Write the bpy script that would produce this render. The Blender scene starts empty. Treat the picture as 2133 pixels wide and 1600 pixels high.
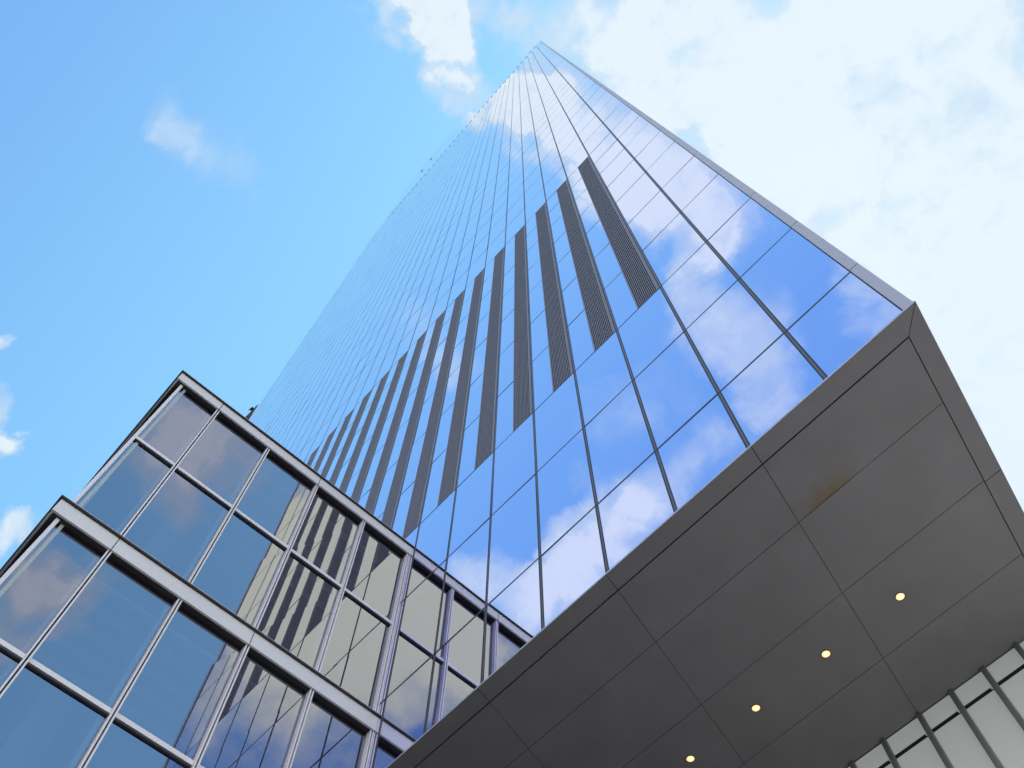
import bpy, math, random
from mathutils import Vector, Matrix
random.seed(7)
scene = bpy.context.scene
COL = scene.collection
S = 1.9                                    # metres per facade module; all lengths below are in modules

# ------------------------------------------------------------------ camera
RC = [[0.6758975161492207, 0.7369792438349168, 0.004913432591194783],
      [-0.6823598554869696, 0.6282962980590805, -0.37366935847759475],
      [-0.27847365276290675, 0.24920946210320638, 0.9275489575839728]]
CAM = Vector((-0.6808220255760223, -4.36746289753044, -7.995278416023696))
FPX = 1861.6108998735701
def ray(u, v):                              # world direction of a pixel of the 2133x1600 photograph
    q = ((u - 1066.5) / FPX, (v - 800) / FPX, 1.0)
    return Vector([sum(RC[k][i] * q[k] for k in range(3)) for i in range(3)]).normalized()
def project(p):
    d = Vector(p) - CAM
    q = [sum(RC[k][i] * d[i] for i in range(3)) for k in range(3)]
    if q[2] < 0.1: return None
    return (1066.5 + FPX * q[0] / q[2], 800 + FPX * q[1] / q[2])
cam_data = bpy.data.cameras.new('camera')
cam_data.sensor_width = 36.0
cam_data.lens = FPX / 2133 * 36
cam_data.clip_start = 0.1
cam_data.clip_end = 20000
cam = bpy.data.objects.new('camera', cam_data)
COL.objects.link(cam)
m = Matrix([[RC[0][i], -RC[1][i], -RC[2][i]] for i in range(3)]).to_4x4()
m.translation = CAM * S
cam.matrix_world = m
scene.camera = cam

# ------------------------------------------------------------------ sky, sun, exposure
EXPOSURE = 0.0
sun_dir = ray(1790, 430)
sun_el = math.asin(sun_dir.z)
sun_az = math.atan2(sun_dir.x, sun_dir.y)    # clockwise from +Y
world = bpy.data.worlds.new('World')
scene.world = world
world.use_nodes = True
wt = world.node_tree
wt.nodes.clear()
def wn(kind, **kw):
    n = wt.nodes.new(kind)
    for k, v in kw.items(): setattr(n, k, v)
    return n
def wl(a, b): wt.links.new(a, b)
def wmath(op, a, b=None, c=None, clamp=False):
    n = wn('ShaderNodeMath', operation=op); n.use_clamp = clamp
    for i, x in enumerate((a, b, c)):
        if x is None: continue
        if isinstance(x, (int, float)): n.inputs[i].default_value = x
        else: wl(x, n.inputs[i])
    return n.outputs[0]
w_out = wn('ShaderNodeOutputWorld'); w_bg = wn('ShaderNodeBackground')
wl(w_bg.outputs[0], w_out.inputs[0])
sky = wn('ShaderNodeTexSky', sky_type='NISHITA')
sky.sun_disc = False
sky.sun_elevation = sun_el
sky.sun_rotation = sun_az
sky.altitude = 0; sky.air_density = 1.0; sky.dust_density = 0.6; sky.ozone_density = 1.2
tc = wn('ShaderNodeTexCoord')
nrm = wn('ShaderNodeVectorMath', operation='NORMALIZE'); wl(tc.outputs['Generated'], nrm.inputs[0])
N = nrm.outputs[0]
# fine and coarse turbulence that frays the clouds
def noise(scale, detail, rough, dist, off):
    mp = wn('ShaderNodeMapping'); mp.inputs['Location'].default_value = off
    wl(N, mp.inputs['Vector'])
    n = wn('ShaderNodeTexNoise'); n.inputs['Scale'].default_value = scale; n.inputs['Detail'].default_value = detail
    n.inputs['Roughness'].default_value = rough; n.inputs['Distortion'].default_value = dist
    wl(mp.outputs[0], n.inputs['Vector'])
    return n
n1 = noise(9.0, 9, 0.62, 0.25, (3.1, 1.7, 0.4))
n2 = noise(3.2, 5, 0.55, 0.3, (7.3, 4.2, 2.2))
n3 = noise(26.0, 6, 0.6, 0.4, (1.3, 9.2, 5.2))
n4m = wn('ShaderNodeMapping'); n4m.inputs['Scale'].default_value = (7, 20, 9); n4m.inputs['Rotation'].default_value = (0, 0, .9); wl(N, n4m.inputs['Vector'])
n4 = wn('ShaderNodeTexNoise'); n4.inputs['Scale'].default_value = 1.0; n4.inputs['Detail'].default_value = 7; n4.inputs['Distortion'].default_value = .6; wl(n4m.outputs[0], n4.inputs['Vector'])
# warp the lookup so that cloud outlines are irregular
warp = wn('ShaderNodeVectorMath', operation='MULTIPLY_ADD')
sub = wn('ShaderNodeVectorMath', operation='SUBTRACT'); wl(n1.outputs['Color'], sub.inputs[0]); sub.inputs[1].default_value = (.5, .5, .5)
wl(sub.outputs[0], warp.inputs[0]); warp.inputs[1].default_value = (.13, .13, .13); wl(N, warp.inputs[2])
wnm = wn('ShaderNodeVectorMath', operation='NORMALIZE'); wl(warp.outputs[0], wnm.inputs[0])
NW = wnm.outputs[0]
def mirror(d, how):
    return Vector((-d.x if 'x' in how else d.x, -d.y if 'y' in how else d.y, d.z))
CLOUDS = []   # (u, v, radius in px, amount, which mirror the pixel shows the sky in)
for c in [(905, 0, 62, .8), (895, 70, 55, .75), (925, 140, 52, .8), (955, 205, 55, 1.1), (960, 20, 60, .5),
          (365, 245, 60, .36), (385, 290, 50, .3), (450, 340, 80, .36), (1075, 100, 60, .42), (1060, 40, 40, .25), (1180, 60, 90, .7),
          (0, 725, 45, 1.3), (5, 905, 52, 1.5), (15, 1100, 62, 1.4), (0, 820, 45, .8),
          (1330, 60, 200, .7), (1480, 230, 230, .95), (1760, 380, 300, 1.0), (1700, 60, 300, .75), (2050, 260, 260, .72),
          (2000, 560, 300, .7), (2120, 860, 300, .72), (1850, 480, 160, .6), (2200, 1200, 300, .8), (1350, 150, 120, .6), (2150, 1150, 120, .7), (2100, 40, 220, 1.0), (1850, 20, 180, .6), (2060, 760, 200, .8), (1960, 640, 140, .5), (2130, 980, 160, .7), (2115, 510, 150, .9), (2060, 420, 120, .5)]:
    CLOUDS.append(c + ('',))
for c in [(1150, 160, 60, .6), (1175, 230, 60, .6), (1050, 245, 50, .55), (1110, 280, 50, .6), (1170, 330, 45, .6), (1260, 300, 90, .6),
          (1330, 330, 110, .6), (1400, 350, 110, .65), (1300, 420, 60, .4), (1410, 480, 80, .75), (1440, 570, 60, .7), (1500, 400, 90, .6),
          (1510, 470, 60, .45), (1850, 610, 75, .7), (1800, 560, 50, .4), (1570, 740, 75, .6), (1600, 790, 60, .5), (1500, 700, 60, .45),
          (1370, 820, 60, .3), (1270, 850, 50, .35), (1440, 900, 60, .35), (1330, 1080, 75, .75), (1370, 1010, 60, .6), (1240, 1160, 75, .8),
          (1150, 1270, 75, .8), (1060, 1260, 75, .85), (1000, 1230, 40, .5), (1480, 960, 60, .45), (1300, 1000, 60, .3), (1560, 880, 60, .3), (1450, 680, 60, .35), (1590, 640, 50, .3), (1200, 1130, 50, .4), (1210, 985, 30, .3), (1190, 1190, 60, .6)]:
    CLOUDS.append((c[0], c[1], c[2] * 1.4, c[3] * .95, 'y'))
for c in [(400, 870, 110, .5), (400, 950, 120, .45), (500, 920, 110, .4), (390, 1040, 70, .45), (300, 900, 80, .3), (80, 1180, 100, .6), (40, 1260, 130, .6),
          (165, 1190, 60, .5), (60, 1100, 80, .4), (20, 1360, 80, .3)]:
    CLOUDS.append((c[0], c[1], c[2], c[3] * 1.45, 'x'))
for c in [(560, 1150, 160, .9), (640, 1150, 200, 1.0), (720, 1250, 200, 1.0), (640, 1450, 220, .55), (800, 1120, 160, .8), (500, 1400, 160, .4), (900, 1250, 120, .9), (1000, 1330, 120, .7), (880, 1400, 120, .6), (980, 1420, 100, .5)]:
    CLOUDS.append(c + ('xy',))
total = None; warm_sum = None
for (u, v, r, a, how) in CLOUDS:
    d = mirror(ray(u, v), how)
    # local scale: radians per pixel
    d2 = mirror(ray(u + 1, v), how); ang = max(d.angle(d2), 2e-4) * r * 1.12
    dot = wn('ShaderNodeVectorMath', operation='DOT_PRODUCT'); wl(NW, dot.inputs[0]); dot.inputs[1].default_value = d
    mr = wn('ShaderNodeMapRange', interpolation_type='SMOOTHSTEP')
    mr.inputs[1].default_value = math.cos(ang * 1.25); mr.inputs[2].default_value = math.cos(ang * 0.1)
    mr.inputs[3].default_value = 0; mr.inputs[4].default_value = a
    wl(dot.outputs['Value'], mr.inputs[0])
    if how == 'xy': warm_sum = mr.outputs[0] if warm_sum is None else wmath('ADD', warm_sum, mr.outputs[0])
    total = mr.outputs[0] if total is None else wmath('ADD', total, mr.outputs[0])
total = wmath('MINIMUM', total, 1.6)
turb = wmath('ADD', wmath('MULTIPLY', wmath('SUBTRACT', n1.outputs['Fac'], .5), 2.2), wmath('MULTIPLY', wmath('SUBTRACT', n3.outputs['Fac'], .5), 1.5))
turb = wmath('ADD', turb, wmath('MULTIPLY', wmath('SUBTRACT', n4.outputs['Fac'], .5), 2.2))
dens = wmath('ADD', total, wmath('MULTIPLY', turb, wmath('ADD', wmath('MULTIPLY', wmath('MINIMUM', total, .6), .9), .12)))
# far from the photograph's window: ordinary broken cloud
far = wn('ShaderNodeMapRange', interpolation_type='SMOOTHSTEP')
sep = wn('ShaderNodeSeparateXYZ'); wl(N, sep.inputs[0])
far.inputs[1].default_value = .62; far.inputs[2].default_value = .35
wl(sep.outputs['Z'], far.inputs[0])
fcl = wmath('MULTIPLY', far.outputs[0], wmath('MULTIPLY_ADD', n2.outputs['Fac'], 2.4, -.7))
dens = wmath('ADD', dens, wmath('MAXIMUM', fcl, 0.0))
cov = wn('ShaderNodeMapRange', interpolation_type='SMOOTHSTEP')
cov.inputs[1].default_value = .07; cov.inputs[2].default_value = 1.5
cov.inputs[4].default_value = .94
wl(dens, cov.inputs[0])
# blue of the clear sky
skyc = wn('ShaderNodeVectorMath', operation='MULTIPLY'); wl(sky.outputs[0], skyc.inputs[0])
sepy = wn('ShaderNodeSeparateXYZ'); wl(N, sepy.inputs[0])
veil = wn('ShaderNodeMapRange', interpolation_type='SMOOTHSTEP'); veil.inputs[1].default_value = -.55; veil.inputs[2].default_value = .15; veil.inputs[3].default_value = 0; veil.inputs[4].default_value = 1
wl(sepy.outputs['Y'], veil.inputs[0])
vcol = wn('ShaderNodeMix', data_type='RGBA'); vcol.inputs[6].default_value = (1.0, 2.35, 5.4, 1); vcol.inputs[7].default_value = (1.65, 3.95, 6.3, 1); wl(veil.outputs[0], vcol.inputs[0]); skyc.inputs[1].default_value = (.45, .60, .50)
skya = wn('ShaderNodeVectorMath', operation='ADD'); wl(skyc.outputs[0], skya.inputs[0]); wl(vcol.outputs[2], skya.inputs[1])   # thin even veil
# cloud colour: white, slightly lavender in the thick middles
ccol = wn('ShaderNodeMix', data_type='RGBA'); ccol.inputs[6].default_value = (6.4, 7.1, 7.6, 1); ccol.inputs[7].default_value = (4.7, 5.9, 7.1, 1)
cshade = wn('ShaderNodeMapRange', interpolation_type='SMOOTHSTEP'); cshade.inputs[1].default_value = .45; cshade.inputs[2].default_value = .75
thick = wn('ShaderNodeMapRange', interpolation_type='SMOOTHSTEP'); thick.inputs[1].default_value = .8; thick.inputs[2].default_value = 2.0
thick.inputs[3].default_value = .28; thick.inputs[4].default_value = -.18
wl(dens, thick.inputs[0]); wl(wmath('ADD', wmath('ADD', wmath('MULTIPLY', n2.outputs['Fac'], .55), wmath('MULTIPLY', n4.outputs['Fac'], .5)), thick.outputs[0]), cshade.inputs[0]); wl(cshade.outputs[0], ccol.inputs[0])
mix = wn('ShaderNodeMix', data_type='RGBA')
wl(cov.outputs[0], mix.inputs[0]); wl(skya.outputs[0], mix.inputs[6]); wl(ccol.outputs[2], mix.inputs[7])
warmth = wn('ShaderNodeMix', data_type='RGBA'); warmth.inputs[7].default_value = (11, 11.6, 7.6, 1)
wl(wmath('MULTIPLY', wmath('MINIMUM', warm_sum, 1.0), cov.outputs[0]), warmth.inputs[0]); wl(mix.outputs[2], warmth.inputs[6])
# bright cloud bank low over the horizon, added out of view as fill light
low = wn('ShaderNodeMapRange', interpolation_type='SMOOTHSTEP'); low.inputs[1].default_value = .56; low.inputs[2].default_value = .25; low.inputs[3].default_value = 1.0; low.inputs[4].default_value = 1.9
wl(sep.outputs['Z'], low.inputs[0])
lowm = wn('ShaderNodeVectorMath', operation='SCALE'); bank = wn('ShaderNodeMix', data_type='RGBA'); bank.inputs[7].default_value = (8.6, 8.2, 7.8, 1); bk_f = wn('ShaderNodeMapRange', interpolation_type='SMOOTHSTEP')
bk_f.inputs[1].default_value = .57; bk_f.inputs[2].default_value = .38; bk_f.inputs[4].default_value = .85; wl(sep.outputs['Z'], bk_f.inputs[0]); wl(bk_f.outputs[0], bank.inputs[0])
wl(warmth.outputs[2], bank.inputs[6]); wl(bank.outputs[2], lowm.inputs[0]); wl(low.outputs[0], lowm.inputs['Scale'])
wl(lowm.outputs[0], w_bg.inputs['Color'])
w_bg.inputs['Strength'].default_value = 0.13
sun_data = bpy.data.lights.new('sun', 'SUN')
sun_data.energy = 4.6; sun_data.angle = math.radians(3); sun_data.color = (1.0, .95, .88)
sun = bpy.data.objects.new('sun', sun_data); COL.objects.link(sun)
sun.rotation_euler = (-sun_dir).to_track_quat('-Z', 'Y').to_euler()
scene.view_settings.view_transform = 'Standard'
scene.view_settings.look = 'None'
scene.view_settings.exposure = EXPOSURE
scene.view_settings.gamma = 1.0
scene.cycles.max_bounces = 8
scene.cycles.glossy_bounces = 6
scene.cycles.transparent_max_bounces = 12

# ------------------------------------------------------------------ materials
def mat(name):
    mt = bpy.data.materials.new(name); mt.use_nodes = True
    return mt, mt.node_tree, mt.node_tree.nodes['Principled BSDF']
def simple(name, color, rough=.5, metal=0.0, var=.08, scale=1.5, bump=0.0, spec=.5):
    mt, nt, b = mat(name)
    t = nt.nodes.new('ShaderNodeTexCoord'); n = nt.nodes.new('ShaderNodeTexNoise')
    n.inputs['Scale'].default_value = scale; n.inputs['Detail'].default_value = 6
    nt.links.new(t.outputs['Object'], n.inputs['Vector'])
    mx = nt.nodes.new('ShaderNodeMix'); mx.data_type = 'RGBA'
    mx.inputs[6].default_value = tuple(c * (1 - var) for c in color) + (1,)
    mx.inputs[7].default_value = tuple(min(1, c * (1 + var)) for c in color) + (1,)
    nt.links.new(n.outputs['Fac'], mx.inputs[0]); nt.links.new(mx.outputs[2], b.inputs['Base Color'])
    b.inputs['Roughness'].default_value = rough; b.inputs['Metallic'].default_value = metal
    b.inputs['Specular IOR Level'].default_value = spec
    if bump:
        bp = nt.nodes.new('ShaderNodeBump'); bp.inputs['Strength'].default_value = bump; bp.inputs['Distance'].default_value = .01
        n2_ = nt.nodes.new('ShaderNodeTexNoise'); n2_.inputs['Scale'].default_value = 60; nt.links.new(t.outputs['Object'], n2_.inputs['Vector'])
        nt.links.new(n2_.outputs['Fac'], bp.inputs['Height']); nt.links.new(bp.outputs[0], b.inputs['Normal'])
    return mt
M = {}
M['bronze'] = simple('dark bronze metal', (.05, .05, .06), .5, .2)
M['groove'] = simple('mullion groove', (.16, .15, .16), .45, .2)
M['backing'] = simple('facade core', (.03, .034, .04), .8)
M['trim'] = simple('grey corner metal', (.50, .50, .56), .5, .1, .06)
M['lip'] = simple('pale edge lip', (.6, .6, .66), .35, .4)
M['louver'] = simple('louvre fin grey', (.205, .20, .23), .5, .1)
M['louver_back'] = simple('louvre void', (.012, .018, .03), .9)
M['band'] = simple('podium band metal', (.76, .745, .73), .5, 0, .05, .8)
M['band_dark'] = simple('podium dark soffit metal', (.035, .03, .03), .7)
M['alu'] = simple('podium mullion aluminium', (.82, .79, .79), .45, 0, .05)
M['alu_dark'] = simple('shadow gap', (.05, .05, .06), .7)
M['room'] = simple('room interior', (.22, .23, .25), .9)
M['ceil'] = simple('room ceiling', (.30, .32, .34), .9)
M['inner'] = simple('white interior metal', (.82, .82, .80), .6)
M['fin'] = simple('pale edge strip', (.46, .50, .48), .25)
M['soffit'] = simple('soffit metal panel', (.235, .222, .22), .75, 0, .16, .9, .03, .12)
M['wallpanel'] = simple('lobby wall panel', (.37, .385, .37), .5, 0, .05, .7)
_b = M['wallpanel'].node_tree.nodes['Principled BSDF']; _b.inputs['Emission Color'].default_value = (.87, .94, .90, 1); _b.inputs['Emission Strength'].default_value = .22   # glow added to brighten the panels, no lamp behind them
M['walldark'] = simple('dark unseen wall panel', (.04, .05, .055), .15, 0, .05)  # unseen left panels, made dark to keep their light off the soffit
M['wallmull'] = simple('lobby mullion taupe', (.22, .21, .21), .5, .2)
M['slot'] = simple('slot black', (.012, .014, .02), .8)
M['bounce_pad'] = simple('pale bounce surface', (.72, .70, .68), .8, 0, .1, .5)  # bright surface for the added reflector on the ground
M['ground'] = simple('paving', (.03, .03, .032), .8, 0, .12, .6)  # unseen ground, darkened to cut the bounce onto the soffit
M['asphalt'] = simple('asphalt', (.055, .055, .06), .9, 0, .2, 3)
M['roof'] = simple('roof membrane', (.22, .22, .23), .8)
M['mast'] = simple('mast steel', (.03, .03, .04), .6, .3)

def coated_glass(name, color, wav=.05, rough=.012):
    mt, nt, b = mat(name)
    b.inputs['Base Color'].default_value = color + (1,)
    b.inputs['Metallic'].default_value = 1.0
    b.inputs['Roughness'].default_value = rough
    t = nt.nodes.new('ShaderNodeTexCoord'); n = nt.nodes.new('ShaderNodeTexNoise')
    n.inputs['Scale'].default_value = .35; n.inputs['Detail'].default_value = 1
    nt.links.new(t.outputs['Object'], n.inputs['Vector'])
    bp = nt.nodes.new('ShaderNodeBump'); bp.inputs['Strength'].default_value = wav; bp.inputs['Distance'].default_value = .05
    nt.links.new(n.outputs['Fac'], bp.inputs['Height']); nt.links.new(bp.outputs[0], b.inputs['Normal'])
    return mt
M['glassF'] = coated_glass('tower mirror glass', (.76, .765, .99))
M['glassC'] = coated_glass('crown mirror glass', (.80, .88, .99))

def clear_glass(name, refl, tint, gcol):
    mt = bpy.data.materials.new(name); mt.use_nodes = True; nt = mt.node_tree; nt.nodes.clear()
    o = nt.nodes.new('ShaderNodeOutputMaterial'); mx = nt.nodes.new('ShaderNodeMixShader')
    tr = nt.nodes.new('ShaderNodeBsdfTransparent'); tr.inputs[0].default_value = tint + (1,)
    gl = nt.nodes.new('ShaderNodeBsdfGlossy'); gl.inputs['Color'].default_value = gcol + (1,); gl.inputs['Roughness'].default_value = .0
    fr = nt.nodes.new('ShaderNodeFresnel'); fr.inputs['IOR'].default_value = 1.5
    ma = nt.nodes.new('ShaderNodeMath'); ma.operation = 'MULTIPLY_ADD'; ma.inputs[1].default_value = 1.0; ma.inputs[2].default_value = refl; ma.use_clamp = True
    t = nt.nodes.new('ShaderNodeTexCoord'); n = nt.nodes.new('ShaderNodeTexNoise'); n.inputs['Scale'].default_value = .3; n.inputs['Detail'].default_value = 1
    nt.links.new(t.outputs['Object'], n.inputs['Vector'])
    bp = nt.nodes.new('ShaderNodeBump'); bp.inputs['Strength'].default_value = .05; bp.inputs['Distance'].default_value = .05
    nt.links.new(n.outputs['Fac'], bp.inputs['Height']); nt.links.new(bp.outputs[0], gl.inputs['Normal'])
    nt.links.new(fr.outputs[0], ma.inputs[0]); nt.links.new(ma.outputs[0], mx.inputs[0])
    nt.links.new(tr.outputs[0], mx.inputs[1]); nt.links.new(gl.outputs[0], mx.inputs[2]); nt.links.new(mx.outputs[0], o.inputs[0])
    return mt
M['glassG'] = clear_glass('podium glass', .38, (.46, .50, .52), (.72, .70, .84))

# soffit panel with a rust stain along one joint
def stained():
    mt = M['soffit'].copy(); mt.name = 'soffit panel stained'; nt = mt.node_tree; b = nt.nodes['Principled BSDF']
    src = b.inputs['Base Color'].links[0].from_socket
    t = nt.nodes.new('ShaderNodeTexCoord'); sp = nt.nodes.new('ShaderNodeSeparateXYZ'); nt.links.new(t.outputs['Object'], sp.inputs[0])
    def mth(op, a, bb, clamp=False):
        n = nt.nodes.new('ShaderNodeMath'); n.operation = op; n.use_clamp = clamp
        for i, x in enumerate((a, bb)):
            if isinstance(x, (int, float)): n.inputs[i].default_value = x
            else: nt.links.new(x, n.inputs[i])
        return n.outputs[0]
    def rng(x, a, c):
        n = nt.nodes.new('ShaderNodeMapRange'); n.interpolation_type = 'SMOOTHSTEP'; n.inputs[1].default_value = a; n.inputs[2].default_value = c
        nt.links.new(x, n.inputs[0]); return n.outputs[0]
    ns = nt.nodes.new('ShaderNodeTexNoise'); ns.inputs['Scale'].default_value = 5; ns.inputs['Detail'].default_value = 6; nt.links.new(t.outputs['Object'], ns.inputs['Vector'])
    X, Y = sp.outputs['X'], sp.outputs['Y']
    ys = rng(mth('ADD', Y, mth('MULTIPLY', mth('SUBTRACT', ns.outputs['Fac'], .5), .5)), .70 * S, .985 * S)
    xs = mth('MULTIPLY', rng(X, -2.22 * S, -1.90 * S), rng(X, -1.30 * S, -1.75 * S))
    thin = mth('MULTIPLY', rng(Y, .94 * S, .98 * S), mth('MULTIPLY', rng(X, -2.22 * S, -2.15 * S), .45))
    f = mth('MULTIPLY', mth('ADD', mth('MULTIPLY', xs, ys), mth('MULTIPLY', thin, rng(X, -1.3 * S, -1.8 * S))), .62, True)
    mx = nt.nodes.new('ShaderNodeMix'); mx.data_type = 'RGBA'; mx.inputs[7].default_value = (.20, .14, .05, 1)
    nt.links.new(f, mx.inputs[0]); nt.links.new(src, mx.inputs[6]); nt.links.new(mx.outputs[2], b.inputs['Base Color'])
    return mt
M['soffit_stain'] = stained()

# ------------------------------------------------------------------ mesh helpers (coordinates in modules)
class MB:
    def __init__(s): s.v = []; s.f = []; s.mi = []
    def box(s, a, b, mi=0):
        x0, y0, z0 = a; x1, y1, z1 = b; n = len(s.v)
        s.v += [(x0, y0, z0), (x1, y0, z0), (x1, y1, z0), (x0, y1, z0), (x0, y0, z1), (x1, y0, z1), (x1, y1, z1), (x0, y1, z1)]
        s.f += [(n, n+3, n+2, n+1), (n+4, n+5, n+6, n+7), (n, n+1, n+5, n+4), (n+1, n+2, n+6, n+5), (n+2, n+3, n+7, n+6), (n+3, n, n+4, n+7)]
        s.mi += [mi] * 6
        return s
    def prism(s, pts, z0, z1, mi=0, axis='z'):
        """pts: counter-clockwise outline; extruded along an axis"""
        n = len(s.v); k = len(pts)
        def P(p, q): return (p[0], p[1], q) if axis == 'z' else ((p[0], q, p[1]) if axis == 'y' else (q, p[0], p[1]))
        s.v += [P(p, z0) for p in pts] + [P(p, z1) for p in pts]
        s.f += [tuple(n + i for i in reversed(range(k))), tuple(n + k + i for i in range(k))]
        s.f += [(n + i, n + (i+1) % k, n + k + (i+1) % k, n + k + i) for i in range(k)]
        s.mi += [mi] * (k + 2)
        return s
    def quad(s, a, b, c, d, mi=0):
        n = len(s.v); s.v += [a, b, c, d]; s.f.append((n, n+1, n+2, n+3)); s.mi.append(mi); return s
    def build(s, name, mats, parent=None, bevel=0):
        me = bpy.data.meshes.new(name)
        me.from_pydata([(x*S, y*S, z*S) for x, y, z in s.v], [], s.f)
        for mm in (mats if isinstance(mats, (list, tuple)) else [mats]): me.materials.append(M[mm])
        me.polygons.foreach_set('material_index', s.mi)
        me.update()
        o = bpy.data.objects.new(name, me); COL.objects.link(o)
        if parent: o.parent = parent
        if bevel:
            bv = o.modifiers.new('bevel', 'BEVEL'); bv.width = bevel; bv.segments = 2
        return o
def tag(o, label=None, cat=None, group=None, kind=None):
    if label: o['label'] = label
    if cat: o['category'] = cat
    if group: o['group'] = group
    if kind: o['kind'] = kind
    return o
def empty(name, label, cat, group=None):
    o = bpy.data.objects.new(name, None); COL.objects.link(o)
    return tag(o, label, cat, group)

# ------------------------------------------------------------------ ground
GZ = -8.85
g = MB(); g.quad((-900, -900, GZ), (900, -900, GZ), (900, 900, GZ), (-900, 900, GZ))
tag(g.build('ground', 'ground'), 'paved ground below the tower, darkened to limit bounce light', kind='structure')

pz = MB(); pz.box((-.2, -4, GZ + .002), (9, 14, GZ + .004))  # added reflector out of view, bounces sunlight onto the soffit's outer corner
tag(pz.build('bounce_pad', 'bounce_pad'), 'unseen pale slab added beside the tower to bounce sunlight up', kind='structure')

# ------------------------------------------------------------------ glass tower
SK = -0.25                                  # the plan is a parallelogram: x shift per unit of depth
XL = -39.0                                  # left end of the main facade
DEPTH = 22.0
LV = [0.03, 1.489, 3.726, 5.953, 8.336, 10.72, 13.13, 15.29, 17.46, 19.42, 21.42]
while LV[-1] + 2.82 < 134: LV.append(LV[-1] + 2.82)
def ztop(x): return 143.5 + max(x, -34) * 0.165
tower = empty('glass_tower', 'tall mirror glass tower with dark louvre strips and a grey sloping soffit', 'skyscraper')
NB = 39
core = MB(); core.prism([(XL + .02, .07), (0.0, .07), (SK * DEPTH, DEPTH), (XL + SK * DEPTH, DEPTH)], .08, 137.0)
core.build('core', 'backing', tower)

panes = []          # (area in photo, geometry)
def pane_area(x0, x1, z0, z1):
    P = [project((x, 0, z)) for x, z in ((x0, z0), (x1, z0), (x1, z1), (x0, z1))]
    if any(p is None for p in P): return 0
    cx = sum(p[0] for p in P) / 4; cy = sum(p[1] for p in P) / 4
    if not (-40 < cx < 2170 and -40 < cy < 1640): return 0
    if x1 < -8.1 and cy > 772 + (cx - 388) * .751: return 0      # behind the low building
    return abs(sum(P[i][0] * P[(i+1) % 4][1] - P[(i+1) % 4][0] * P[i][1] for i in range(4))) / 2
def add_pane(mb, x0, x1, z0, z1):
    t = [random.uniform(-1, 1) * .0011 for _ in range(4)]
    h = z1 - z0; sc = min(1, h / 2)
    a, b = random.gauss(0, .0011), random.gauss(0, .0011)
    n = len(mb.v)
    ys = [0 - a - b, 0 + a - b, 0 + a + b, 0 - a + b]
    mb.v += [(x0, ys[0], z0), (x1, ys[1], z0), (x1, ys[2], z1), (x0, ys[3], z1), (x0, .03, z0), (x1, .03, z0), (x1, .03, z1), (x0, .03, z1)]
    mb.f += [(n, n+1, n+2, n+3), (n+4, n+7, n+6, n+5), (n, n+4, n+5, n+1), (n+1, n+5, n+6, n+2), (n+2, n+6, n+7, n+3), (n+3, n+7, n+4, n)]
    mb.mi += [0] * 6
LOUV_K = (3, 10)
LOUV_B = range(2, 22)
for i in range(NB):
    xr = -i - (.075 if i == 0 else .028); xl = max(-i - 1 + .028, XL)
    for k in range(len(LV)):
        z0 = LV[k] + .019; z1 = (LV[k+1] - .019) if k + 1 < len(LV) else ztop(-i - .5) - 1.2
        if k == 0: z0 = LV[0]
        l, r = xl, xr
        if LOUV_K[0] <= k < LOUV_K[1] and i in LOUV_B: r = -i - .5 - .02
        panes.append((pane_area(l, r, z0, z1), (l, r, z0, z1)))
panes.sort(key=lambda t: -t[0])
for a, q in panes[:100]:
    mb = MB(); add_pane(mb, *q); mb.build('window_pane', 'glassF', tower)
rest = MB()
for a, q in panes[100:]: add_pane(rest, *q)
tag(rest.build('window_pane', 'glassF', tower), 'small mirror panes of the upper and far facade', kind='stuff')
# vertical mullions: two dark fins with a paler groove between
for i in range(1, NB + 1):
    x = max(-i, XL); mb = MB(); zt = ztop(x) - 1.0
    w = .024
    mb.box((x - w, -.0008, .03), (x - .011, .04, zt)); mb.box((x + .011, -.0008, .03), (x + w, .04, zt)); mb.box((x - .0109, .002, .03), (x + .0109, .04, zt), 1)
    mb.build('mullion', ['bronze', 'groove'], tower)
# transoms
for k in range(1, len(LV)):
    mb = MB(); mb.box((XL, -.001, LV[k] - .0185), (-.07, .035, LV[k] + .0185)); mb.build('transom', 'bronze', tower)
# louvre strips
for i in LOUV_B:
    st = MB()
    x1, x0 = -i - .028, -i - .5
    z0, z1 = LV[3] + .017, LV[10] - .0
    st.box((x0, .02, z0), (x1, .05, z1), 1)
    st.box((x0 - .015, -.006, z0), (x0 + .012, .02, z1), 0); st.box((x1 - .045, -.004, z0), (x1, .02, z1), 0)
    nf = 12; gap = (x1 - .045 - (x0 + .012)) / nf
    for q in range(nf):
        xa = x0 + .012 + gap * (q + .55)
        st.box((xa, -.002, z0), (xa + gap * .45, .018, z1), 0)
    st.build('louver_strip', ['louver', 'louver_back'], tower)
# top edge: short dark louvres in the half bays, pale coping between
for i in range(1, 37):
    zt = ztop(-i - .5); mb = MB()
    mb.box((-i - .55, -.012, zt - 1.15), (-i - .05, .05, zt + .1)); mb.build('parapet_louver', 'slot', tower)
mb = MB()
for i in range(0, NB):
    zt = ztop(-i - .5); a = -i - 1; b = -i - .55
    if i == 0: b = -.07
    mb.box((max(a, XL), 0, zt - 1.2), (b, .06, zt)); 
mb.build('parapet_glass', 'glassC', tower)
# corner trim, one panel per floor, dark joint to the glass
ct = MB()
zs = LV + [ztop(0)]
for a, b in zip(zs[:-1], zs[1:]):
    ct.prism([(-.062, -.02), (.05, -.02), (.045, .06), (-.062, .06)], a + .01, b - .008)
ct.build('corner_trim', 'trim', tower)
mb = MB(); mb.box((-.076, -.004, .03), (-.063, .04, ztop(0) - .5)); mb.build('corner_gasket', 'bronze', tower)
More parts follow.
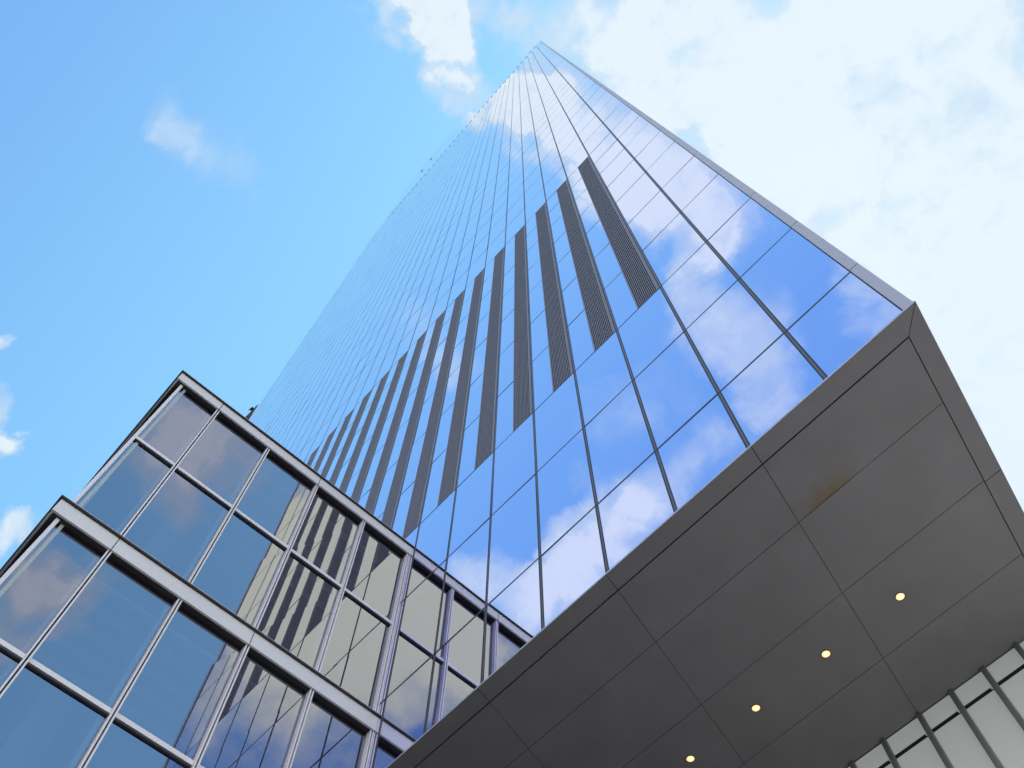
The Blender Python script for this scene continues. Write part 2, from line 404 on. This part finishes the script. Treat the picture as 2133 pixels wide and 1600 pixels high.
# taller crown at the far end
cr = MB(); cr.prism([(XL, 136.5), (-15.0, 139.0), (-15.6, 150.5), (-21.25, 201.5), (XL, 201.5)], .10, 12.0, axis='y')
cr.build('crown', 'glassC', tower)
for (x, z) in ((-33.2, 172), (-31.6, 180)):
    mb = MB(); mb.box((x - .16, .04, z - 1), (x + .16, .11, z + 1)); mb.build('crown_vent', 'slot', tower)
# side facade along the slanted edge (round the corner)
def SP(a, y, z): return (a + SK * y, y, z)
sd = MB()
nb = int(DEPTH)
for j in range(nb):
    for k in range(len(LV)):
        z0 = LV[k] + .02; z1 = (LV[k+1] - .02) if k + 1 < len(LV) else 136.9
        y0, y1 = j + .10, j + 1 + .04
        a = .04
        sd.quad(SP(a, y0, z0), SP(a, y1, z0), SP(a, y1, z1), SP(a, y0, z1))
tag(sd.build('side_glazing', 'glassF', tower), 'mirror panes on the side face', kind='stuff')
sm = MB(); sm.quad(SP(.03, .06, .03), SP(.03, DEPTH, .03), SP(.03, DEPTH, 137), SP(.03, .06, 137)); sm.build('side_frame', 'bronze', tower)
bk = MB(); bk.box((XL + SK * DEPTH, DEPTH, .03), (SK * DEPTH, DEPTH + .1, 137)); bk.build('rear_glazing', 'glassF', tower)

# ---- soffit: backing, frame and skewed panels
sof = MB(); sof.prism([(XL, .0), (.03, .0), SP(.03, DEPTH, 0)[:2], SP(XL, DEPTH, 0)[:2]], .018, .07)
soffit = sof.build('soffit', 'backing', tower)
tag(soffit, 'grey metal underside of the overhanging tower')
AL = [-.145] + [-1.97 - 2.04 * q for q in range(20)]
YL = [.205, .985, 1.98, 2.975, 3.90]
gp = .006
def panel(a0, a1, y0, y1, name='soffit_panel', mt='soffit', g0=gp, z=0.0):
    mb = MB(); mb.prism([SP(a0 + g0, y0 + g0, 0)[:2], SP(a1 - g0, y0 + g0, 0)[:2], SP(a1 - g0, y1 - g0, 0)[:2], SP(a0 + g0, y1 - g0, 0)[:2]], z + random.uniform(-.0008, .0008), z + .016)
    return mb.build(name, mt, soffit)
for j in range(len(YL) - 1):
    for q in range(len(AL) - 1):
        if AL[q+1] < -10.2: break
        jj = .004 if j else 0
        stain = (j == 0 and q == 0)
        o = panel(AL[q+1], AL[q], YL[j] + (.008 if j == 0 else 0), YL[j+1], mt='soffit_stain' if stain else 'soffit', g0=.0034)
        if stain: tag(o, 'soffit panel with a brown rust stain along its joint')
far_p = MB(); far_p.prism([SP(XL, .21, 0)[:2], SP(AL[5] , .21, 0)[:2], SP(AL[5], 3.9, 0)[:2], SP(XL, 3.9, 0)[:2]], .0, .016); far_p.build('soffit_panel', 'soffit', soffit)
far_p = MB(); far_p.prism([SP(AL[5], 3.92, 0)[:2], SP(-.145, 3.92, 0)[:2], SP(-.145, DEPTH, 0)[:2], SP(AL[5], DEPTH, 0)[:2]], .0, .016); far_p.build('soffit_panel', 'soffit', soffit)
# frame along the front edge and the slanted edge, mitred at the corner
fr_x = [.062] + [a + .0 for a in AL[1:6]] + [-38.9]
for q in range(len(fr_x) - 1):
    b, a = fr_x[q], fr_x[q+1]
    mb = MB()
    if q == 0: pts = [(a + .004 - SK * .2 * 0, -.022), (.056, -.022), (-.193, .20), (a + .004 + SK * .2, .20)]
    else: pts = [(a + .004, -.022), (b - .004, -.022), (b - .004 + SK * .2, .20), (a + .004 + SK * .2, .20)]
    mb.prism(pts, 0.002, .03); mb.build('edge_trim', 'soffit', soffit)
ys = [-.022, 2.0, 4.0, 6.0, 8.0, 10.0, 12.0, 16.0, DEPTH]
for j in range(len(ys) - 1):
    y0, y1 = ys[j], ys[j+1]
    if j == 0: pts = [(.062, -.020), SP(.06, y1 - .004, 0)[:2], SP(-.137, y1 - .004, 0)[:2], (-.137 + SK * .21, .207)]
    else: pts = [SP(.06, y0 + .004, 0)[:2], SP(.06, y1 - .004, 0)[:2], SP(-.137, y1 - .004, 0)[:2], SP(-.137, y0 + .004, 0)[:2]]
    mb = MB(); mb.prism(pts, 0.0021, .031); mb.build('edge_trim', 'soffit', soffit)
lip = MB(); lip.box((XL, -.026, .006), (.058, -.0225, .030)); lip.prism([(.0625, -.02), (.0655, -.02), SP(.0655, DEPTH, 0)[:2], SP(.0625, DEPTH, 0)[:2]], .006, .03)
lip.build('edge_lip', 'lip', soffit)

# ---- lobby wall under the soffit
YW = 3.9
lobby = MB(); lobby.box((-30, YW + .06, GZ), (-.95, YW + .2, .017))
lob = lobby.build('lobby_wall', 'backing', tower)
tag(lob, 'pale panelled wall with taupe mullions under the soffit')
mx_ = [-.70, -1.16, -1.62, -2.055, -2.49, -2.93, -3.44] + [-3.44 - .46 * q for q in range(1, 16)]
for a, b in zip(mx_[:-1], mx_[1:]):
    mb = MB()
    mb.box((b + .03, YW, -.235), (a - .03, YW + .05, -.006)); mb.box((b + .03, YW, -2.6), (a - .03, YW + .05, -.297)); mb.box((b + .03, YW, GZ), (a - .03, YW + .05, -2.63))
    mb.build('wall_panel', 'wallpanel' if a > -4.4 else 'walldark', lob)
    mb = MB(); mb.box((b + .032, YW + .012, -.296), (a - .065, YW + .055, -.236)); mb.build('vent_slot', 'slot', lob)
for x in mx_:
    mb = MB(); mb.box((x - .031, YW - .055, GZ), (x + .031, YW + .04, -.004)); mb.build('mullion', 'wallmull', lob, bevel=.02)
mb = MB(); mb.box((-30, YW - .012, -.0055), (-.7, YW + .0, .0155)); mb.build('wall_head', 'alu_dark', lob)

# ---- recessed downlights
M['lamp'] = bpy.data.materials.new('lamp lens'); M['lamp'].use_nodes = True
b = M['lamp'].node_tree.nodes['Principled BSDF']
b.inputs['Base Color'].default_value = (.9, .7, .4, 1); b.inputs['Emission Color'].default_value = (1.0, .55, .20, 1); b.inputs['Emission Strength'].default_value = 1.2
M['bulb'] = M['lamp'].copy(); M['bulb'].node_tree.nodes['Principled BSDF'].inputs['Emission Color'].default_value = (1.0, .78, .42, 1); M['bulb'].node_tree.nodes['Principled BSDF'].inputs['Emission Strength'].default_value = 1.5
def disc(mb, cx, cy, r0, r1, z0, z1, n=32, mi=0):
    """ring between r0 and r1"""
    k = len(mb.v)
    for q in range(n):
        c, s_ = math.cos(2*math.pi*q/n), math.sin(2*math.pi*q/n)
        mb.v += [(cx + r0*c, cy + r0*s_, z0), (cx + r1*c, cy + r1*s_, z0), (cx + r1*c, cy + r1*s_, z1), (cx + r0*c, cy + r0*s_, z1)]
    for q in range(n):
        a = k + 4*q; b_ = k + 4*((q+1) % n)
        for e in range(4): mb.f.append((a + e, b_ + e, b_ + (e+1) % 4, a + (e+1) % 4)); mb.mi.append(mi)
LLAB = ['round lit downlight in the grey soffit, nearest the outer right edge', 'round lit downlight in the grey soffit, second from the outer right edge',
        'round lit downlight in the grey soffit, third from the outer right edge', 'round lit downlight in the grey soffit, at the bottom of the photo']
for (x, lab) in zip((-2.08, -3.10, -4.12, -5.13), LLAB):
    d = empty('downlight', lab, 'ceiling light', 'warm round downlights in the soffit')
    d.location = (x * S, 2.465 * S, 0)
    mb = MB(); disc(mb, 0, 0, .047, .056, -.006, .0); mb.build('trim_ring', 'bronze', d)
    mb = MB(); n = 32; mb.v = [(.0475 * math.cos(2*math.pi*q/n), .0475 * math.sin(2*math.pi*q/n), -.003) for q in range(n)] + [(0, 0, -.006)]
    for q in range(n): mb.f.append((q, n, (q+1) % n)); mb.mi.append(0)
    mb.build('lens', 'lamp', d)
    mb = MB(); mb.v = [(.028 * math.cos(2*math.pi*q/n), .028 * math.sin(2*math.pi*q/n), -.0068) for q in range(n)] + [(0, 0, -.009)]
    for q in range(n): mb.f.append((q, n, (q+1) % n)); mb.mi.append(0)
    mb.build('bulb', 'bulb', d)

# ------------------------------------------------------------------ podium building at the left
XG = -8.20; XB = -8.10; YC = -4.70
pod = empty('podium_building', 'low glass building with two pale metal bands meeting the tower at a right angle', 'building')
XE = -30.0
storeys = [(1.27, 5.09, 3.22), (-2.85, .975, -.90), (-6.9, -3.15, -5.0), (GZ, -7.2, None)]       # glass bottom, top, transom
yj = [0.0, -1.0, -2.0, -3.0, -4.0, YC]
for (zb, zt, ztr) in storeys:
    rows = [(zb, zt)] if ztr is None else [(zb, ztr - .02), (ztr + .02, zt)]
    for a, b in zip(yj[:-1], yj[1:]):
        for (r0, r1) in rows:
            t = random.gauss(0, .0005); t2 = random.gauss(0, .0005)
            mb = MB(); y0, y1 = b + (.03 if b != YC else .035), a - .02
            n = 0
            mb.v = [(XG + t, y0, r0), (XG - t, y1, r0), (XG + t2, y1, r1), (XG - t2, y0, r1)]; mb.f = [(0, 1, 2, 3)]; mb.mi = [0]
            mb.build('window_pane', 'glassG', pod)
        if ztr is not None:
            tr = MB(); tr.box((XG - .04, b + .012, ztr - .026), (XG + .035, a - .012, ztr + .034), 0); tr.box((XG - .03, b + .012, ztr - .05), (XG + .03, a - .012, ztr - .0265), 1)
            tr.build('transom', ['alu', 'alu_dark'], pod)
    for q, y in enumerate(yj):
        mb = MB()
        if y == YC:
            mb.box((XG - .05, YC, zb), (XG + .04, YC + .045, zt))
        else:
            yy = y - (.03 if y == 0 else 0)
            mb.box((XG - .03, yy - .028, zb), (XG + .075, yy - .010, zt)); mb.box((XG - .03, yy + .010, zb), (XG + .075, yy + .028, zt)); mb.box((XG - .03, yy - .0099, zb), (XG + .028, yy + .0099, zt), 1)
        mb.build('mullion', ['alu', 'alu_dark'], pod)
# front face (turned towards the street, seen edge-on)
for (zb, zt, ztr) in storeys:
    mb = MB(); mb.quad((XE, YC + .02, zb), (XG - .05, YC + .02, zb), (XG - .05, YC + .02, zt), (XE, YC + .02, zt)); mb.build('front_glazing', 'glassG', pod)
    for q in range(1, 11):
        x = XG - 2.0 * q
        mb = MB(); mb.box((x - .025, YC - .015, zb), (x + .025, YC + .05, zt)); mb.build('front_mullion', 'alu', pod)
# bands: fascia panels with joints, coping above and dark underside below
bands = [(5.09, 5.30), (.975, 1.215), (-3.15, -2.90), (-7.2, -6.95)]
for (z0, z1) in bands:
    js = [0.0, -2.0, -4.0, YC - .10]
    bd = MB()
    for a, b in zip(js[:-1], js[1:]):
        bd.box((XB - .03, b + (.006 if b > YC else 0), z0 + .004), (XB, a - (.006 if a < 0 else .0), z1))
    for jy in (-2.0, -4.0): bd.box((XB - .03, jy - .0059, z0 + .006), (XB - .012, jy + .0059, z1 - .002), 1)
    bd.box((XE, YC - .10, z0 + .004), (XB - .031, YC - .07, z1))
    band = bd.build('fascia_band', ['band', 'band_dark'], pod)
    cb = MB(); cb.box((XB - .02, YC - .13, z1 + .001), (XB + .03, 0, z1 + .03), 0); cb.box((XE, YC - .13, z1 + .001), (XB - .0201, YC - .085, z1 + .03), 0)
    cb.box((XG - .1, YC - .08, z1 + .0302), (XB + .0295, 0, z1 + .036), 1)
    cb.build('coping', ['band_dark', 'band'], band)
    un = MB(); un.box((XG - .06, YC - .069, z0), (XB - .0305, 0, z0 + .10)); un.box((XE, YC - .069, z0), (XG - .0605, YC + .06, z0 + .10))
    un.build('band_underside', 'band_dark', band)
# floors, rooms and posts behind the glass
for (z0, z1) in bands:
    mb = MB(); mb.box((XE, YC + .1, z0 + .03), (XG - .07, -.01, z1 - .02)); mb.build('floor_slab', 'ceil', pod)
mb = MB(); mb.box((XE, YC + .07, 5.2), (XG - .1, -.01, 5.29)); mb.build('roof', 'roof', pod)
mb = MB(); mb.box((XE, -.30, GZ), (XG - .8, -.02, 5.1)); mb.box((-14.0, YC + .8, GZ), (-13.9, -.3, 5.1)); mb.build('inner_wall', 'room', pod)
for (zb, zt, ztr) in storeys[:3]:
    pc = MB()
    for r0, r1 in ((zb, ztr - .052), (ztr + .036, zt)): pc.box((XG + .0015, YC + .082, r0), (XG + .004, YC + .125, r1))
    pc.build('edge_strip', 'fin', pod)  # opaque pale strip standing in for brightness seen through the glass corner
    bl = MB(); bl.box((XG - .5, YC + .9, zb), (XG - .46, YC + 1.0, zt)); 
    for yq in (-1.6, -3.3):
        cc = MB(); n = 20
        cc.prism([(-10.2 + .22 * math.cos(2*math.pi*q/n), yq + .22 * math.sin(2*math.pi*q/n)) for q in range(n)], zb - .05, zt + .05); cc.build('column', 'ceil', pod)
    for q in range(5):
        cf = MB(); x = XG - .30 - .34 * q; cf.box((x - .09, YC + .2, zt - .10), (x, -.35, zt - .04)); cf.build('ceiling_rail', 'inner', pod)
    for y in yj[1:5]:
        cf = MB(); cf.box((XG - .16, y - .085, zb + .02), (XG - .05, y - .045, zt - .02)); cf.build('inner_post', 'inner', pod)
# lower return wall of the podium under the soffit
mb = MB(); mb.box((XG - .1, .0, GZ), (XG, YW + .05, -.01)); mb.build('return_wall', 'glassG', pod)
# flat roof body end
mb = MB(); mb.box((XE - .1, YC, GZ), (XE, -.02, 5.29)); mb.build('rear_wall', 'band', pod)

# ------------------------------------------------------------------ far mast beyond the podium
mast = empty('mast', 'thin dark mast with a short cross arm showing above the low building beside the tower', 'mast')
def onx(u, v, x0):
    d = ray(u, v); return CAM + d * ((x0 - CAM.x) / d.x)
tip = onx(537, 845, -55)
mast.location = (tip.x * S, (tip.y - .0) * S, GZ * S)
Hm = tip.z - GZ
mb = MB()
def taper(mb, r0, r1, z0, z1, n=10):
    k = len(mb.v)
    for (r, z) in ((r0, z0), (r1, z1)):
        for q in range(n): mb.v.append((r * math.cos(2*math.pi*q/n), r * math.sin(2*math.pi*q/n), z))
    for q in range(n): mb.f.append((k + q, k + (q+1) % n, k + n + (q+1) % n, k + n + q)); mb.mi.append(0)
    mb.f.append(tuple(k + n + q for q in range(n))); mb.mi.append(0)
taper(mb, 2.2, .9, 0, Hm - 9); taper(mb, .9, .12, Hm - 9, Hm)
mb.build('pole', 'mast', mast)
mb = MB(); mb.box((-.5, -.5, Hm - 1.2), (.0, .0, Hm - 1.1)); mb.box((-.55, -.55, Hm - 1.5), (-.48, -.48, Hm - .8)); mb.build('cross_arm', 'mast', mast)
